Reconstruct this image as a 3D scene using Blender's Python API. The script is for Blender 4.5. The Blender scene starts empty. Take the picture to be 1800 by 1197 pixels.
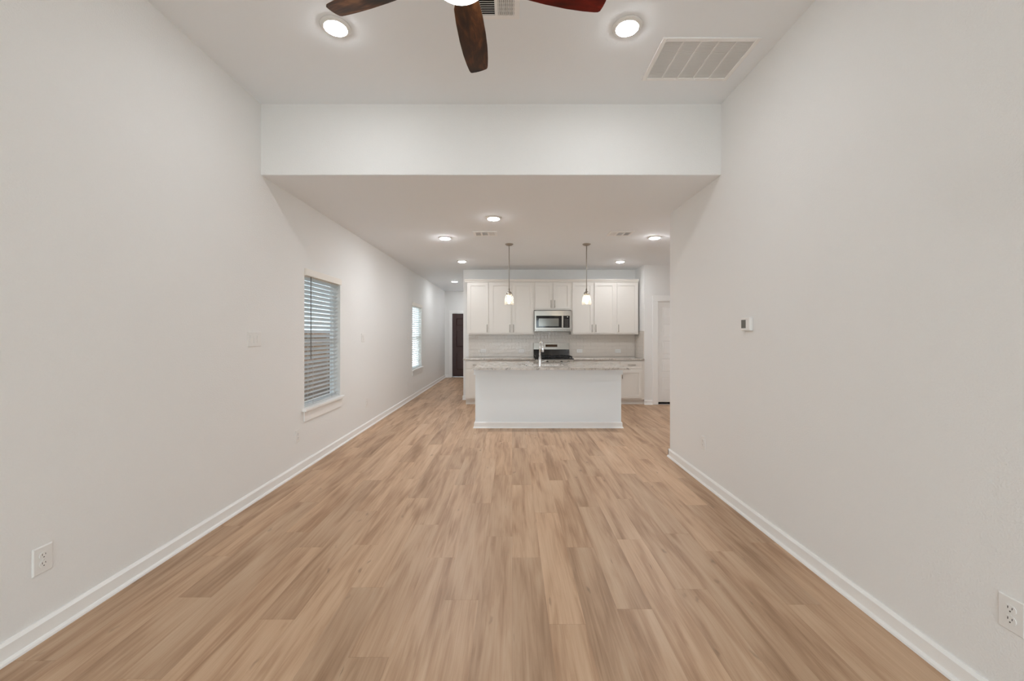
import bpy, math, random
from mathutils import Vector
random.seed(7)
S = bpy.context.scene
C = S.collection
PI = math.pi

# ------------------------------------------------------------------ camera
FPX, HC, HORY = 712.0, 1.40, 587.0
cam = bpy.data.cameras.new('camera'); cam_o = bpy.data.objects.new('camera', cam); C.objects.link(cam_o)
cam_o.location = (0, 0, HC); cam_o.rotation_euler = (PI/2, 0, 0)
cam.sensor_width = 36.0; cam.lens = FPX/1800*36; cam.shift_y = -(598.5-HORY)/1800; cam.shift_x = -0.3/1800
cam.clip_start = 0.05
S.camera = cam_o

# ------------------------------------------------------------------ world, exposure
W = bpy.data.worlds.new('overcast_sky'); S.world = W; W.use_nodes = True
bg = W.node_tree.nodes['Background']
bg.inputs['Color'].default_value = (0.80, 0.93, 1.0, 1); bg.inputs['Strength'].default_value = 5.5
S.view_settings.view_transform = 'Standard'; S.view_settings.look = 'None'
S.view_settings.gamma = 1.0; S.view_settings.use_curve_mapping = False
S.view_settings.exposure = 0.34
S.cycles.diffuse_bounces = 7; S.cycles.max_bounces = 14; S.cycles.transparent_max_bounces = 16
LENS_E, KLENS_E, CLENS_E, BOWL_E, BULB_E = 112.0, 330.0, 125.0, 9.0, 40.0       # what the lamps give off
LAMP = (0.94, 0.968, 1.0)

# ------------------------------------------------------------------ dimensions
XL, XR, YB, YH, YE = -2.165, 1.80, -2.90, 3.49, 4.62
YK, XS, YP, XF, YD = 8.62, 2.617, 8.03, 3.80, 13.03
ZL, ZU = 2.77, 3.38

# ------------------------------------------------------------------ helpers
def set_(o, label=None, cat=None, group=None, kind=None):
    if label: o['label'] = label
    if cat: o['category'] = cat
    if group: o['group'] = group
    if kind: o['kind'] = kind
    return o

def thing(name, loc, label, cat, group=None, kind=None):
    o = bpy.data.objects.new(name, None); C.objects.link(o); o.location = loc
    o.empty_display_size = 0.05
    return set_(o, label, cat, group, kind)

class G:
    """collects geometry in world coordinates"""
    def __init__(s): s.v = []; s.f = []; s.sm = []
    def add(s, v, f, smooth=False):
        b = len(s.v); s.v += [tuple(p) for p in v]
        s.f += [tuple(i+b for i in q) for q in f]; s.sm += [smooth]*len(f); return s
    def box(s, x0, x1, y0, y1, z0, z1):
        v = [(x0,y0,z0),(x1,y0,z0),(x1,y1,z0),(x0,y1,z0),(x0,y0,z1),(x1,y0,z1),(x1,y1,z1),(x0,y1,z1)]
        return s.add(v, [(0,3,2,1),(4,5,6,7),(0,1,5,4),(1,2,6,5),(2,3,7,6),(3,0,4,7)])
    def lathe(s, prof, c=(0,0,0), axis='z', n=32, smooth=True):
        v = []; f = []; m = len(prof)
        for k in range(n):
            a = 2*PI*k/n; ca, sa = math.cos(a), math.sin(a)
            for r, h in prof:
                p = {'z':(r*ca,r*sa,h), 'y':(r*ca,h,r*sa), 'x':(h,r*ca,r*sa)}[axis]
                v.append((p[0]+c[0],p[1]+c[1],p[2]+c[2]))
        for k in range(n):
            k2 = (k+1) % n
            for j in range(m-1):
                q = (k*m+j, k2*m+j, k2*m+j+1, k*m+j+1)
                f.append(q if axis != 'y' else q[::-1])
        s.add(v, f, smooth)
        b = len(s.v)-len(v)
        if prof[0][0] > 1e-6: s.f.append(tuple(b+k*m for k in range(n))[::-1]); s.sm.append(False)
        if prof[-1][0] > 1e-6: s.f.append(tuple(b+k*m+m-1 for k in range(n))); s.sm.append(False)
        return s
    def ring(s, r0, r1, h0, h1, c, axis='z', n=32):
        # closed annulus
        prof = [(r0,h0),(r1,h0),(r1,h1),(r0,h1),(r0,h0)]
        v = []; f = []; m = 5
        for k in range(n):
            a = 2*PI*k/n; ca, sa = math.cos(a), math.sin(a)
            for r, h in prof[:4]:
                p = {'z':(r*ca,r*sa,h), 'y':(r*ca,h,r*sa), 'x':(h,r*ca,r*sa)}[axis]
                v.append((p[0]+c[0],p[1]+c[1],p[2]+c[2]))
        for k in range(n):
            k2 = (k+1)%n
            for j in range(4):
                f.append((k*4+j, k2*4+j, k2*4+(j+1)%4, k*4+(j+1)%4))
        return s.add(v, f, False)
    def tube(s, pts, rad, n=10, caps=True):
        pts = [Vector(p) for p in pts]
        rads = rad if isinstance(rad, (list, tuple)) else [rad]*len(pts)
        v = []; f = []; prev = None
        for i, p in enumerate(pts):
            t = (pts[min(i+1,len(pts)-1)]-pts[max(i-1,0)]).normalized()
            if prev is None:
                u = t.orthogonal().normalized()
            else:
                u = (prev - t*prev.dot(t)).normalized()
            prev = u; w = t.cross(u)
            for k in range(n):
                a = 2*PI*k/n
                v.append(p+(u*math.cos(a)+w*math.sin(a))*rads[i])
        for i in range(len(pts)-1):
            for k in range(n):
                k2 = (k+1)%n
                f.append((i*n+k, i*n+k2, (i+1)*n+k2, (i+1)*n+k))
        s.add(v, f, True)
        if caps:
            b = len(s.v)-len(v)
            s.f.append(tuple(b+k for k in range(n))[::-1]); s.sm.append(False)
            s.f.append(tuple(b+(len(pts)-1)*n+k for k in range(n))); s.sm.append(False)
        return s
    def extrude(s, poly, axis, a0, a1):
        """poly: 2-D profile swept from a0 to a1 along axis"""
        n = len(poly)
        def P(p, a): return {'x':(a,p[0],p[1]), 'y':(p[0],a,p[1]), 'z':(p[0],p[1],a)}[axis]
        v = [P(p,a0) for p in poly]+[P(p,a1) for p in poly]
        f = [(i,(i+1)%n,n+(i+1)%n,n+i) for i in range(n)]+[tuple(range(n))[::-1], tuple(range(n,2*n))]
        return s.add(v, f)
    def mesh(s, name, m, off=(0,0,0)):
        me = bpy.data.meshes.new(name)
        me.from_pydata([(a-off[0],b-off[1],c-off[2]) for a,b,c in s.v], [], s.f)
        me.polygons.foreach_set('use_smooth', s.sm)
        me.materials.append(m); me.update()
        import bmesh
        bm = bmesh.new(); bm.from_mesh(me); bmesh.ops.recalc_face_normals(bm, faces=bm.faces[:]); bm.to_mesh(me); bm.free()
        return me
    def build(s, name, m, parent=None, bevel=0, loc=None):
        """parent given: a part, stored relative to its thing's base; else a top-level mesh"""
        off = (0,0,0)
        if parent is not None:
            r = parent
            while r.parent: r = r.parent
            off = tuple(r.location)
        elif loc is not None: off = loc
        o = bpy.data.objects.new(name, s.mesh(name, m, off)); C.objects.link(o)
        if parent is not None: o.parent = parent
        elif loc is not None: o.location = loc
        if bevel:
            b = o.modifiers.new('bevel','BEVEL'); b.width = bevel; b.segments = 2; b.limit_method = 'ANGLE'; b.angle_limit = 0.6
        return o

def dup(root, loc, label, rotz=None, group=None):
    r = root.copy(); C.objects.link(r); r.location = loc; r['label'] = label
    if group: r['group'] = group
    if rotz is not None: r.rotation_euler = (0,0,rotz)
    for ch in list(root.children):
        c = ch.copy(); C.objects.link(c); c.parent = r
        for g in list(ch.children):
            d = g.copy(); C.objects.link(d); d.parent = c
    return r

# ------------------------------------------------------------------ materials
def srgb(r, g, b):
    f = lambda c: (c/255/12.92) if c/255 <= 0.04045 else ((c/255+0.055)/1.055)**2.4
    return (f(r), f(g), f(b), 1)

def mat(name, col, rough=0.5, metal=0.0, spec=0.5, bump=0, bscale=200, bdist=0.002, emit=0, ecol=None, coat=0, var=0, aniso=None):
    m = bpy.data.materials.new(name); m.use_nodes = True
    nt = m.node_tree; b = nt.nodes['Principled BSDF']
    b.inputs['Base Color'].default_value = col
    b.inputs['Roughness'].default_value = rough; b.inputs['Metallic'].default_value = metal
    b.inputs['Specular IOR Level'].default_value = spec
    b.inputs['Coat Weight'].default_value = coat
    tc = nt.nodes.new('ShaderNodeTexCoord')
    if emit:
        b.inputs['Emission Color'].default_value = ecol or col; b.inputs['Emission Strength'].default_value = emit
    if var:
        n = nt.nodes.new('ShaderNodeTexNoise'); n.inputs['Scale'].default_value = 3; n.inputs['Detail'].default_value = 4
        r = nt.nodes.new('ShaderNodeMapRange'); r.inputs[3].default_value = 1-var; r.inputs[4].default_value = 1+var
        mx = nt.nodes.new('ShaderNodeVectorMath'); mx.operation = 'SCALE'; mx.inputs[0].default_value = col[:3]
        nt.links.new(tc.outputs['Object'], n.inputs['Vector']); nt.links.new(n.outputs['Fac'], r.inputs[0])
        nt.links.new(r.outputs[0], mx.inputs['Scale']); nt.links.new(mx.outputs[0], b.inputs['Base Color'])
    if bump:
        n = nt.nodes.new('ShaderNodeTexNoise'); n.inputs['Scale'].default_value = bscale; n.inputs['Detail'].default_value = 2
        bp = nt.nodes.new('ShaderNodeBump'); bp.inputs['Strength'].default_value = bump; bp.inputs['Distance'].default_value = bdist
        if aniso:
            mp = nt.nodes.new('ShaderNodeMapping'); mp.inputs['Scale'].default_value = aniso
            nt.links.new(tc.outputs['Object'], mp.inputs['Vector']); nt.links.new(mp.outputs[0], n.inputs['Vector'])
        else: nt.links.new(tc.outputs['Object'], n.inputs['Vector'])
        nt.links.new(n.outputs['Fac'], bp.inputs['Height']); nt.links.new(bp.outputs[0], b.inputs['Normal'])
    return m

def mat_wood(name, stops, sx=28, sy=1.6, rough=0.45, attr=False, tone=0.10, axis=1, bump=0.12, knots=True):
    """long-grain wood, the grain along `axis` of the object, offset per object"""
    m = bpy.data.materials.new(name); m.use_nodes = True
    nt = m.node_tree; L = nt.links; N = nt.nodes.new; b = nt.nodes['Principled BSDF']
    tc = N('ShaderNodeTexCoord'); oi = N('ShaderNodeObjectInfo')
    rnd = oi.outputs['Random']
    if attr:
        at = N('ShaderNodeAttribute'); at.attribute_name = 'plank_random'
        ad = N('ShaderNodeMath'); ad.operation = 'ADD'; L.new(rnd, ad.inputs[0]); L.new(at.outputs['Fac'], ad.inputs[1])
        fr = N('ShaderNodeMath'); fr.operation = 'FRACT'; L.new(ad.outputs[0], fr.inputs[0]); rnd = fr.outputs[0]
    off = N('ShaderNodeMath'); off.operation = 'MULTIPLY'; off.inputs[1].default_value = 53.7; L.new(rnd, off.inputs[0])
    cb = N('ShaderNodeCombineXYZ'); [L.new(off.outputs[0], cb.inputs[i]) for i in range(3)]
    va = N('ShaderNodeVectorMath'); va.operation = 'ADD'; L.new(tc.outputs['Object'], va.inputs[0]); L.new(cb.outputs[0], va.inputs[1])
    def noise(s_across, s_along, detail, dist=0.0, rgh=0.6):
        mp = N('ShaderNodeMapping'); sc = [s_across]*3; sc[axis] = s_along; mp.inputs['Scale'].default_value = sc
        L.new(va.outputs[0], mp.inputs['Vector'])
        n = N('ShaderNodeTexNoise'); n.inputs['Scale'].default_value = 1; n.inputs['Detail'].default_value = detail
        n.inputs['Distortion'].default_value = dist; n.inputs['Roughness'].default_value = rgh
        L.new(mp.outputs[0], n.inputs['Vector']); return n.outputs['Fac']
    broad = noise(sx*0.30, sy*0.62, 2, 0.5); fine = noise(sx*5.5, sy*2.0, 3); mid = noise(sx, sy, 4, 1.2)
    def mul(a, k):
        n = N('ShaderNodeMath'); n.operation = 'MULTIPLY'; L.new(a, n.inputs[0]); n.inputs[1].default_value = k; return n.outputs[0]
    def add(a, c):
        n = N('ShaderNodeMath'); n.operation = 'ADD'; L.new(a, n.inputs[0]); L.new(c, n.inputs[1]); return n.outputs[0]
    g = add(add(mul(broad, 0.56), mul(mid, 0.32)), mul(fine, 0.12))
    cr = N('ShaderNodeValToRGB'); els = cr.color_ramp.elements
    els[0].position, els[0].color = stops[0]; els[1].position, els[1].color = stops[-1]
    for p, c in stops[1:-1]:
        e = els.new(p); e.color = c
    L.new(g, cr.inputs[0]); col = cr.outputs[0]
    if knots:
        def dark(col, fac, lo, hi, k):
            mr = N('ShaderNodeMapRange'); mr.interpolation_type = 'SMOOTHSTEP'
            mr.inputs[1].default_value = lo; mr.inputs[2].default_value = hi
            mr.inputs[3].default_value = k; mr.inputs[4].default_value = 1.0; L.new(fac, mr.inputs[0])
            vs = N('ShaderNodeVectorMath'); vs.operation = 'SCALE'; L.new(col, vs.inputs[0]); L.new(mr.outputs[0], vs.inputs['Scale']); return vs.outputs[0]
        def cells(s_across, s_along, warp):
            wn = N('ShaderNodeTexNoise'); wn.inputs['Scale'].default_value = 14; wn.inputs['Detail'].default_value = 2; L.new(va.outputs[0], wn.inputs['Vector'])
            sc = N('ShaderNodeVectorMath'); sc.operation = 'SCALE'; sc.inputs['Scale'].default_value = warp; L.new(wn.outputs['Color'], sc.inputs[0])
            ad = N('ShaderNodeVectorMath'); ad.operation = 'ADD'; L.new(va.outputs[0], ad.inputs[0]); L.new(sc.outputs[0], ad.inputs[1])
            mp = N('ShaderNodeMapping'); q = [s_across]*3; q[axis] = s_along; q[2 if axis != 2 else 0] = 0.0; mp.inputs['Scale'].default_value = q
            L.new(ad.outputs[0], mp.inputs['Vector'])
            v = N('ShaderNodeTexVoronoi'); v.inputs['Scale'].default_value = 1; v.inputs['Randomness'].default_value = 1.0
            L.new(mp.outputs[0], v.inputs['Vector']); return v.outputs['Distance']
        col = dark(col, cells(8.0, 2.6, 0.055), 0.01, 0.12, 0.62)       # knots
        col = dark(col, cells(16.0, 1.3, 0.022), 0.005, 0.06, 0.52)    # cracks
    tr = N('ShaderNodeMapRange'); tr.inputs[3].default_value = 1-tone; tr.inputs[4].default_value = 1+tone; L.new(rnd, tr.inputs[0])
    vs = N('ShaderNodeVectorMath'); vs.operation = 'SCALE'; L.new(col, vs.inputs[0]); L.new(tr.outputs[0], vs.inputs['Scale'])
    L.new(vs.outputs[0], b.inputs['Base Color'])
    b.inputs['Roughness'].default_value = rough; b.inputs['Specular IOR Level'].default_value = 0.35
    bp = N('ShaderNodeBump'); bp.inputs['Strength'].default_value = bump; bp.inputs['Distance'].default_value = 0.001
    L.new(g, bp.inputs['Height']); L.new(bp.outputs[0], b.inputs['Normal'])
    return m

def mat_granite(name):
    m = bpy.data.materials.new(name); m.use_nodes = True
    nt = m.node_tree; L = nt.links; N = nt.nodes.new; b = nt.nodes['Principled BSDF']
    tc = N('ShaderNodeTexCoord')
    def spots(scale, lo, hi):
        n = N('ShaderNodeTexNoise'); n.inputs['Scale'].default_value = scale; n.inputs['Detail'].default_value = 5; n.inputs['Roughness'].default_value = 0.65
        L.new(tc.outputs['Object'], n.inputs['Vector'])
        r = N('ShaderNodeMapRange'); r.inputs[1].default_value = lo; r.inputs[2].default_value = hi; L.new(n.outputs['Fac'], r.inputs[0]); return r.outputs[0]
    def mix(fac, a, c):
        n = N('ShaderNodeMix'); n.data_type = 'RGBA'; L.new(fac, n.inputs[0])
        if isinstance(a, tuple): n.inputs[6].default_value = a
        else: L.new(a, n.inputs[6])
        n.inputs[7].default_value = c; return n.outputs[2]
    c = mix(spots(14, .42, .60), srgb(206,199,191), srgb(176,168,159))
    c = mix(spots(46, .55, .62), c, srgb(126,118,112))
    c = mix(spots(55, .62, .68), c, srgb(66,60,58))
    c = mix(spots(70, .60, .66), c, srgb(222,217,211))
    L.new(c, b.inputs['Base Color']); b.inputs['Roughness'].default_value = 0.12
    return m

def mat_thin_glass(name, tint=(1,1,1,1), gl=0.06):
    m = bpy.data.materials.new(name); m.use_nodes = True
    nt = m.node_tree; nt.nodes.clear(); N = nt.nodes.new; L = nt.links
    o = N('ShaderNodeOutputMaterial'); t = N('ShaderNodeBsdfTransparent'); t.inputs[0].default_value = tint
    g = N('ShaderNodeBsdfGlossy'); g.inputs['Roughness'].default_value = 0.02
    lw = N('ShaderNodeLayerWeight'); p = N('ShaderNodeMath'); p.operation = 'POWER'; p.inputs[1].default_value = 5; L.new(lw.outputs['Facing'], p.inputs[0])
    q = N('ShaderNodeMapRange'); q.inputs[3].default_value = 0.04; q.inputs[4].default_value = 1.0; L.new(p.outputs[0], q.inputs[0])
    lw.inputs[0].default_value = 0.5
    mx = N('ShaderNodeMixShader'); L.new(q.outputs[0], mx.inputs[0]); L.new(t.outputs[0], mx.inputs[1]); L.new(g.outputs[0], mx.inputs[2])
    L.new(mx.outputs[0], o.inputs[0]); return m

def mat_shade(name):
    m = bpy.data.materials.new(name); m.use_nodes = True
    nt = m.node_tree; nt.nodes.clear(); N = nt.nodes.new; L = nt.links
    o = N('ShaderNodeOutputMaterial'); t = N('ShaderNodeBsdfTransparent'); t.inputs[0].default_value = (.98,.97,.95,1)
    g = N('ShaderNodeBsdfGlossy'); g.inputs['Roughness'].default_value = 0.08
    tr = N('ShaderNodeBsdfTranslucent'); tr.inputs[0].default_value = (.95,.93,.9,1)
    a = N('ShaderNodeMixShader'); a.inputs[0].default_value = 0.06; L.new(t.outputs[0], a.inputs[1]); L.new(tr.outputs[0], a.inputs[2])
    b = N('ShaderNodeMixShader'); b.inputs[0].default_value = 0.05; L.new(a.outputs[0], b.inputs[1]); L.new(g.outputs[0], b.inputs[2])
    L.new(b.outputs[0], o.inputs[0]); return m

def mat_slat(name):
    m = bpy.data.materials.new(name); m.use_nodes = True
    nt = m.node_tree; N = nt.nodes.new; L = nt.links; b = nt.nodes['Principled BSDF']; o = nt.nodes['Material Output']
    b.inputs['Base Color'].default_value = srgb(236,236,234); b.inputs['Roughness'].default_value = 0.4
    t = N('ShaderNodeBsdfTranslucent'); t.inputs[0].default_value = srgb(225,230,234)
    mx = N('ShaderNodeMixShader'); mx.inputs[0].default_value = 0.34
    L.new(b.outputs[0], mx.inputs[1]); L.new(t.outputs[0], mx.inputs[2]); L.new(mx.outputs[0], o.inputs[0]); return m

M = {}
M['wall']    = mat('wall_paint', srgb(234,233,231), 0.75, spec=0.25, bump=0.6, bscale=120, bdist=0.003)
M['ceil']    = mat('ceiling_paint', srgb(237,239,241), 0.9, spec=0.1, bump=0.25, bscale=120)
M['trim']    = mat('trim_paint', srgb(243,242,240), 0.35)
M['cab']     = mat('cabinet_paint', srgb(226,221,214), 0.38)
M['island']  = mat('island_paint', srgb(240,246,250), 0.5)
M['plank']   = mat_wood('oak_plank', [(0.26, srgb(126,93,66)), (0.41, srgb(168,134,105)), (0.52, srgb(192,159,129)), (0.68, srgb(208,179,150))], attr=True, rough=0.42)
M['sub']     = mat('subfloor', srgb(92,68,50), 0.9)
M['granite'] = mat_granite('granite')
M['tile']    = mat('glazed_tile', srgb(222,214,205), 0.09, bump=1.0, bscale=24, bdist=0.006)
M['grout']   = mat('grout', srgb(208,200,190), 0.9)
M['steel']   = mat('brushed_steel', srgb(164,159,152), 0.25, 1.0, bump=0.05, bscale=1, aniso=(4,400,400))
M['nickel']  = mat('brushed_nickel', srgb(164,156,146), 0.32, 1.0)
M['chrome']  = mat('chrome', srgb(225,225,225), 0.08, 1.0)
M['blackgl'] = mat('black_glass', srgb(18,13,11), 0.06)
M['ovengl']  = mat('screened_glass', srgb(120,118,112), 0.12, 0.6)
M['black']   = mat('black_enamel', srgb(16,16,17), 0.25)
M['iron']    = mat('cast_iron', srgb(24,24,25), 0.5, bump=0.2, bscale=300)
M['display'] = mat('display_window', srgb(70,44,16), 0.1)
M['key']     = mat('keypad_print', srgb(86,80,76), 0.4)
M['plastic'] = mat('white_plastic', srgb(233,231,228), 0.35)
M['slot']    = mat('socket_slot', srgb(58,54,50), 0.7)
M['lcd']     = mat('lcd', srgb(104,100,90), 0.2)
M['lcdseg']  = mat('lcd_segment', srgb(60,58,50), 0.4)
M['blade']   = mat_wood('walnut_blade', [(0.36, srgb(22,11,4)), (0.46, srgb(58,33,14)), (0.52, srgb(86,50,24)), (0.62, srgb(142,94,56))], sx=20, sy=6, axis=0, rough=0.35, tone=0.08, knots=False)
M['bladered']= mat_wood('red_blade', [(0.36, srgb(38,4,2)), (0.46, srgb(84,10,4)), (0.54, srgb(108,18,9)), (0.64, srgb(146,44,26))], sx=20, sy=6, axis=0, rough=0.3, tone=0.05, knots=False)  # redder version of the blade wood, used on one blade
M['bronze']  = mat('dark_bronze', srgb(58,46,38), 0.4, 0.9)
M['door']    = mat('espresso_paint', srgb(62,38,34), 0.35, bump=0.08, bscale=90)
M['dark']    = mat('opening_shade', srgb(26,23,21), 0.9)  # near-black colour standing in for the shade inside openings
M['grille']  = mat('grille_enamel', srgb(240,238,236), 0.5)
M['grilleb'] = mat('filter_backing', srgb(236,235,233), 0.9)
M['slat']    = mat_slat('blind_slat')
M['blind']   = mat('blind_valance', srgb(232,226,218), 0.45)
M['cord']    = mat('blind_cord', srgb(206,206,204), 0.8)
M['wand']    = mat('tilt_wand', srgb(98,92,86), 0.3)
M['vinyl']   = mat('window_vinyl', srgb(236,238,238), 0.4)
M['glass']   = mat_thin_glass('window_glass')
M['screen']  = mat_thin_glass('sky_dimmer', (0.50,0.52,0.535,1))  # tint made up to tone down the sky behind the near blind
M['shade']   = mat_shade('seeded_glass')
M['lens']    = mat('frosted_lens', (1,1,1,1), 0.5, emit=LENS_E, ecol=LAMP+(1,))
M['klens']   = mat('frosted_lens_kitchen', (1,1,1,1), 0.5, emit=KLENS_E, ecol=LAMP+(1,))
M['clens']   = mat('frosted_lens_cabinet', (1,1,1,1), 0.5, emit=CLENS_E, ecol=LAMP+(1,))
M['bowl']    = mat('frosted_bowl', (1,1,1,1), 0.4, emit=BOWL_E, ecol=LAMP+(1,))
M['bulb']    = mat('bulb_glow', (1,1,1,1), 0.4, emit=BULB_E, ecol=(1.0,0.86,0.66,1))
M['grass']   = mat('lawn', srgb(92,104,58), 0.95, var=0.35)
M['fence']   = mat_wood('cedar_board', [(0.25, srgb(120,76,48)), (0.5, srgb(168,116,78)), (0.75, srgb(196,148,108))], sx=20, sy=1.5, axis=2, rough=0.8)
M['exterior']= mat('siding', srgb(200,196,188), 0.8)

def struct(name, g, m, label, cat, bevel=0):
    return set_(g.build(name, m, None, bevel), label, cat, kind='structure')

# ------------------------------------------------------------------ room shell
T = 0.12
WIN = {1: (4.22, 5.10), 2: (8.79, 9.68)}
WZ0, WZ1 = 0.60, 2.05
g = G()
ys = [YB-T, WIN[1][0], WIN[1][1], WIN[2][0], WIN[2][1], YD+T]
for i in range(0, 6, 2): g.box(XL-T, XL, ys[i], ys[i+1], -0.02, 3.5)
for k in WIN:
    g.box(XL-T, XL, *WIN[k], -0.02, WZ0); g.box(XL-T, XL, *WIN[k], WZ1, 3.5)
struct('wall_left', g, M['wall'], 'long off-white textured wall with the two blind-covered windows', 'wall')
struct('wall_right', G().box(XR, XR+T, YB-T, YE, -0.02, 3.5), M['wall'], 'off-white textured wall carrying the thermostat', 'wall')
BW = [(-1.95, -0.77), (-0.75, 0.40), (0.42, 1.60)]; BZ = (0.10, 2.10)
g = G(); xs = [XL-T, BW[0][0], BW[0][1], BW[1][0], BW[1][1], BW[2][0], BW[2][1], XR+T]
for i in range(0, 8, 2): g.box(xs[i], xs[i+1], YB-T, YB, -0.02, 3.5)
for a, b in BW: g.box(a, b, YB-T, YB, -0.02, BZ[0]); g.box(a, b, YB-T, YB, BZ[1], 3.5)
struct('wall_back', g, M['wall'], 'off-white living room wall with three windows behind the viewpoint', 'wall')
struct('wall_header', G().box(XL, XR, YH, YH+T, ZL+0.002, 3.5), M['wall'], 'off-white dropped header between the high ceiling and the kitchen', 'wall')
struct('wall_nook', G().box(XR+T, XF+T, YE-T, YE, -0.02, 2.9), M['wall'], 'off-white return wall behind the end of the thermostat wall', 'wall')
struct('wall_kitchen', G().box(-1.04, XS+T, YK, YK+T, -0.02, 2.9), M['wall'], 'off-white kitchen wall behind the upper cabinets', 'wall')
struct('wall_cabinet_end', G().box(XS, XS+T, YP+T, YK, -0.02, 2.9), M['wall'], 'short off-white side wall closing the cabinet run', 'wall')
PD = (2.887, 3.70); PZ = 2.05
g = G().box(XS, PD[0], YP, YP+T, -0.02, 2.9).box(PD[1], XF+T, YP, YP+T, -0.02, 2.9).box(PD[0], PD[1], YP, YP+T, PZ, 2.9)
struct('wall_pantry', g, M['wall'], 'off-white wall around the white pantry door', 'wall')
struct('wall_far', G().box(XF, XF+T, YE, YP, -0.02, 2.9), M['wall'], 'off-white outer wall of the breakfast area', 'wall')
struct('wall_hall', G().box(-0.85, -0.85+T, YK+T, YD+T, -0.02, 2.9), M['wall'], 'off-white hallway wall behind the kitchen', 'wall')
FD = (-1.94, -1.03); FZ = 2.065
g = G().box(XL, FD[0], YD, YD+T, -0.02, 2.9).box(FD[1], -0.85, YD, YD+T, -0.02, 2.9).box(FD[0], FD[1], YD, YD+T, FZ, 2.9)
struct('wall_entry', g, M['wall'], 'off-white end wall of the hallway around the brown entry door', 'wall')
struct('ceiling', G().box(XL, XR, YB, YH, ZU, ZU+T), M['ceil'], 'high off-white ceiling above the living area', 'ceiling')
struct('ceiling_kitchen', G().box(XL, XF, YH+0.005, YD, ZL, ZL+T), M['ceil'], 'lower off-white ceiling over kitchen and hallway', 'ceiling')

# ------------------------------------------------------------------ floor planks
floor = struct('floor', G().box(XL-T, XF+T, YB-T, YD+T, -0.06, -0.009), M['sub'], 'light oak plank floor running away towards the kitchen', 'floor')
PW, PL = 0.1778, 1.2192
JOINT = {0:3.756, 1:3.173, 2:3.876, 3:3.281, 4:2.760, 5:3.441, 6:2.84, 7:2.61, 8:3.315, 9:2.716,
         -1:2.802, -2:2.132, -3:3.756, -4:1.754, -5:2.237, -6:2.69, -7:1.986, -10:2.153, -11:2.555, -12:2.955}
def yrange(x0, x1):
    xm = (x0+x1)/2
    if xm < -0.95: return (YB, YD)
    if xm < XR+0.03: return (YB, YK)
    if xm < XS: return (YE, YK)
    return (YE, YP)
planks = []
k0 = math.floor(XL/PW); k1 = math.ceil(XF/PW)
for k in range(k0, k1):
    x0, x1 = max(k*PW, XL), min((k+1)*PW, XF)
    if x1-x0 < 0.01: continue
    ya, yb = yrange(x0, x1)
    j = JOINT.get(k, random.uniform(1, 2.2))
    y = j-PL*math.ceil((j-ya)/PL)
    while y < yb:
        a, b = max(y, ya), min(y+PL, yb)
        if b-a > 0.01: planks.append((x0, x1, a, b))
        y += PL
def seen(p):
    x0, x1, a, b = p
    a2 = max(a, 1.55)
    if b <= a2: return 0
    # visible span at the nearer end
    u = [900+FPX*x/a2 for x in (x0, x1)]
    if u[1] < 0 or u[0] > 1800: 
        u = [900+FPX*x/b for x in (x0, x1)]
        if u[1] < 0 or u[0] > 1800: return 0
    xm, ym = (x0+x1)/2, b
    if ym > YE and xm > XR*ym/YE+0.1 and xm > XR: return 0
    if a > 6.05 and -0.5*a/6.05 < xm < 1.6*a/6.05: return 0
    if a > 8.6 and xm > -1.03*a/8.6: return 0
    return (x1-x0)*(1/a2-1/b)/((a2+b)/2)
planks.sort(key=seen, reverse=True)
shown = [p for p in planks if seen(p) > 0][:300]
rest = [p for p in planks if p not in set(shown)]
GAP = 0.0002
full = {}
for x0, x1, a, b in shown:
    key = (round(x1-x0, 3), round(b-a, 3))
    if key not in full:
        w, l = key[0]/2-GAP, key[1]/2-GAP; e = 0.0003
        v = [(-w,-l,-0.009),(w,-l,-0.009),(w,l,-0.009),(-w,l,-0.009),(-w,-l,-e),(w,-l,-e),(w,l,-e),(-w,l,-e),
             (-w+e,-l+e,0),(w-e,-l+e,0),(w-e,l-e,0),(-w+e,l-e,0)]
        f = [(0,1,5,4),(1,2,6,5),(2,3,7,6),(3,0,4,7),(4,5,9,8),(5,6,10,9),(6,7,11,10),(7,4,8,11),(8,9,10,11),(0,3,2,1)]
        full[key] = G().add(v, f).mesh('plank', M['plank'])
    o = bpy.data.objects.new('plank', full[key]); C.objects.link(o)
    o.location = ((x0+x1)/2, (a+b)/2, 0); o.parent = floor
g = G(); rv = []
for x0, x1, a, b in rest:
    g.box(x0+GAP, x1-GAP, a+GAP, b-GAP, -0.009, 0); rv += [random.random()]*6
o = g.build('plank_field', M['plank'], floor); o['kind'] = 'stuff'
at = o.data.attributes.new('plank_random', 'FLOAT', 'FACE'); at.data.foreach_set('value', rv)

# ------------------------------------------------------------------ baseboards
BH, BT, SH = 0.09, 0.016, 0.019
def base_prof(n):   # (distance from wall, z), wall at 0
    return [(0,0),(BT,0),(BT,BH-0.014),(BT-0.009,BH),(0,BH)]
def shoe_prof():
    return [(BT,0)]+[(BT+SH*0.75*math.sin(a), SH*math.cos(a)) for a in (PI/2, PI/3, PI/6, 0)]
def baseboard(name, runs, label):
    gb, gs = G(), G()
    for kind, w, a0, a1, sgn in runs:
        for gg, pf in ((gb, base_prof(0)), (gs, shoe_prof())):
            gg.extrude([(w+sgn*p, z) for p, z in pf], 'y' if kind == 'x' else 'x', a0, a1)
    o = set_(gb.build(name, M['trim']), label, 'baseboard', kind='structure')
    gs.build('shoe_molding', M['trim'], o)
baseboard('baseboard_left', [('x', XL, YB, YD, 1)], 'white baseboard along the foot of the window wall')
baseboard('baseboard_right', [('x', XR, YB, YE+BT, -1), ('y', YE, XR-BT, XR+T, 1)], 'white baseboard along the foot of the thermostat wall')
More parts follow.
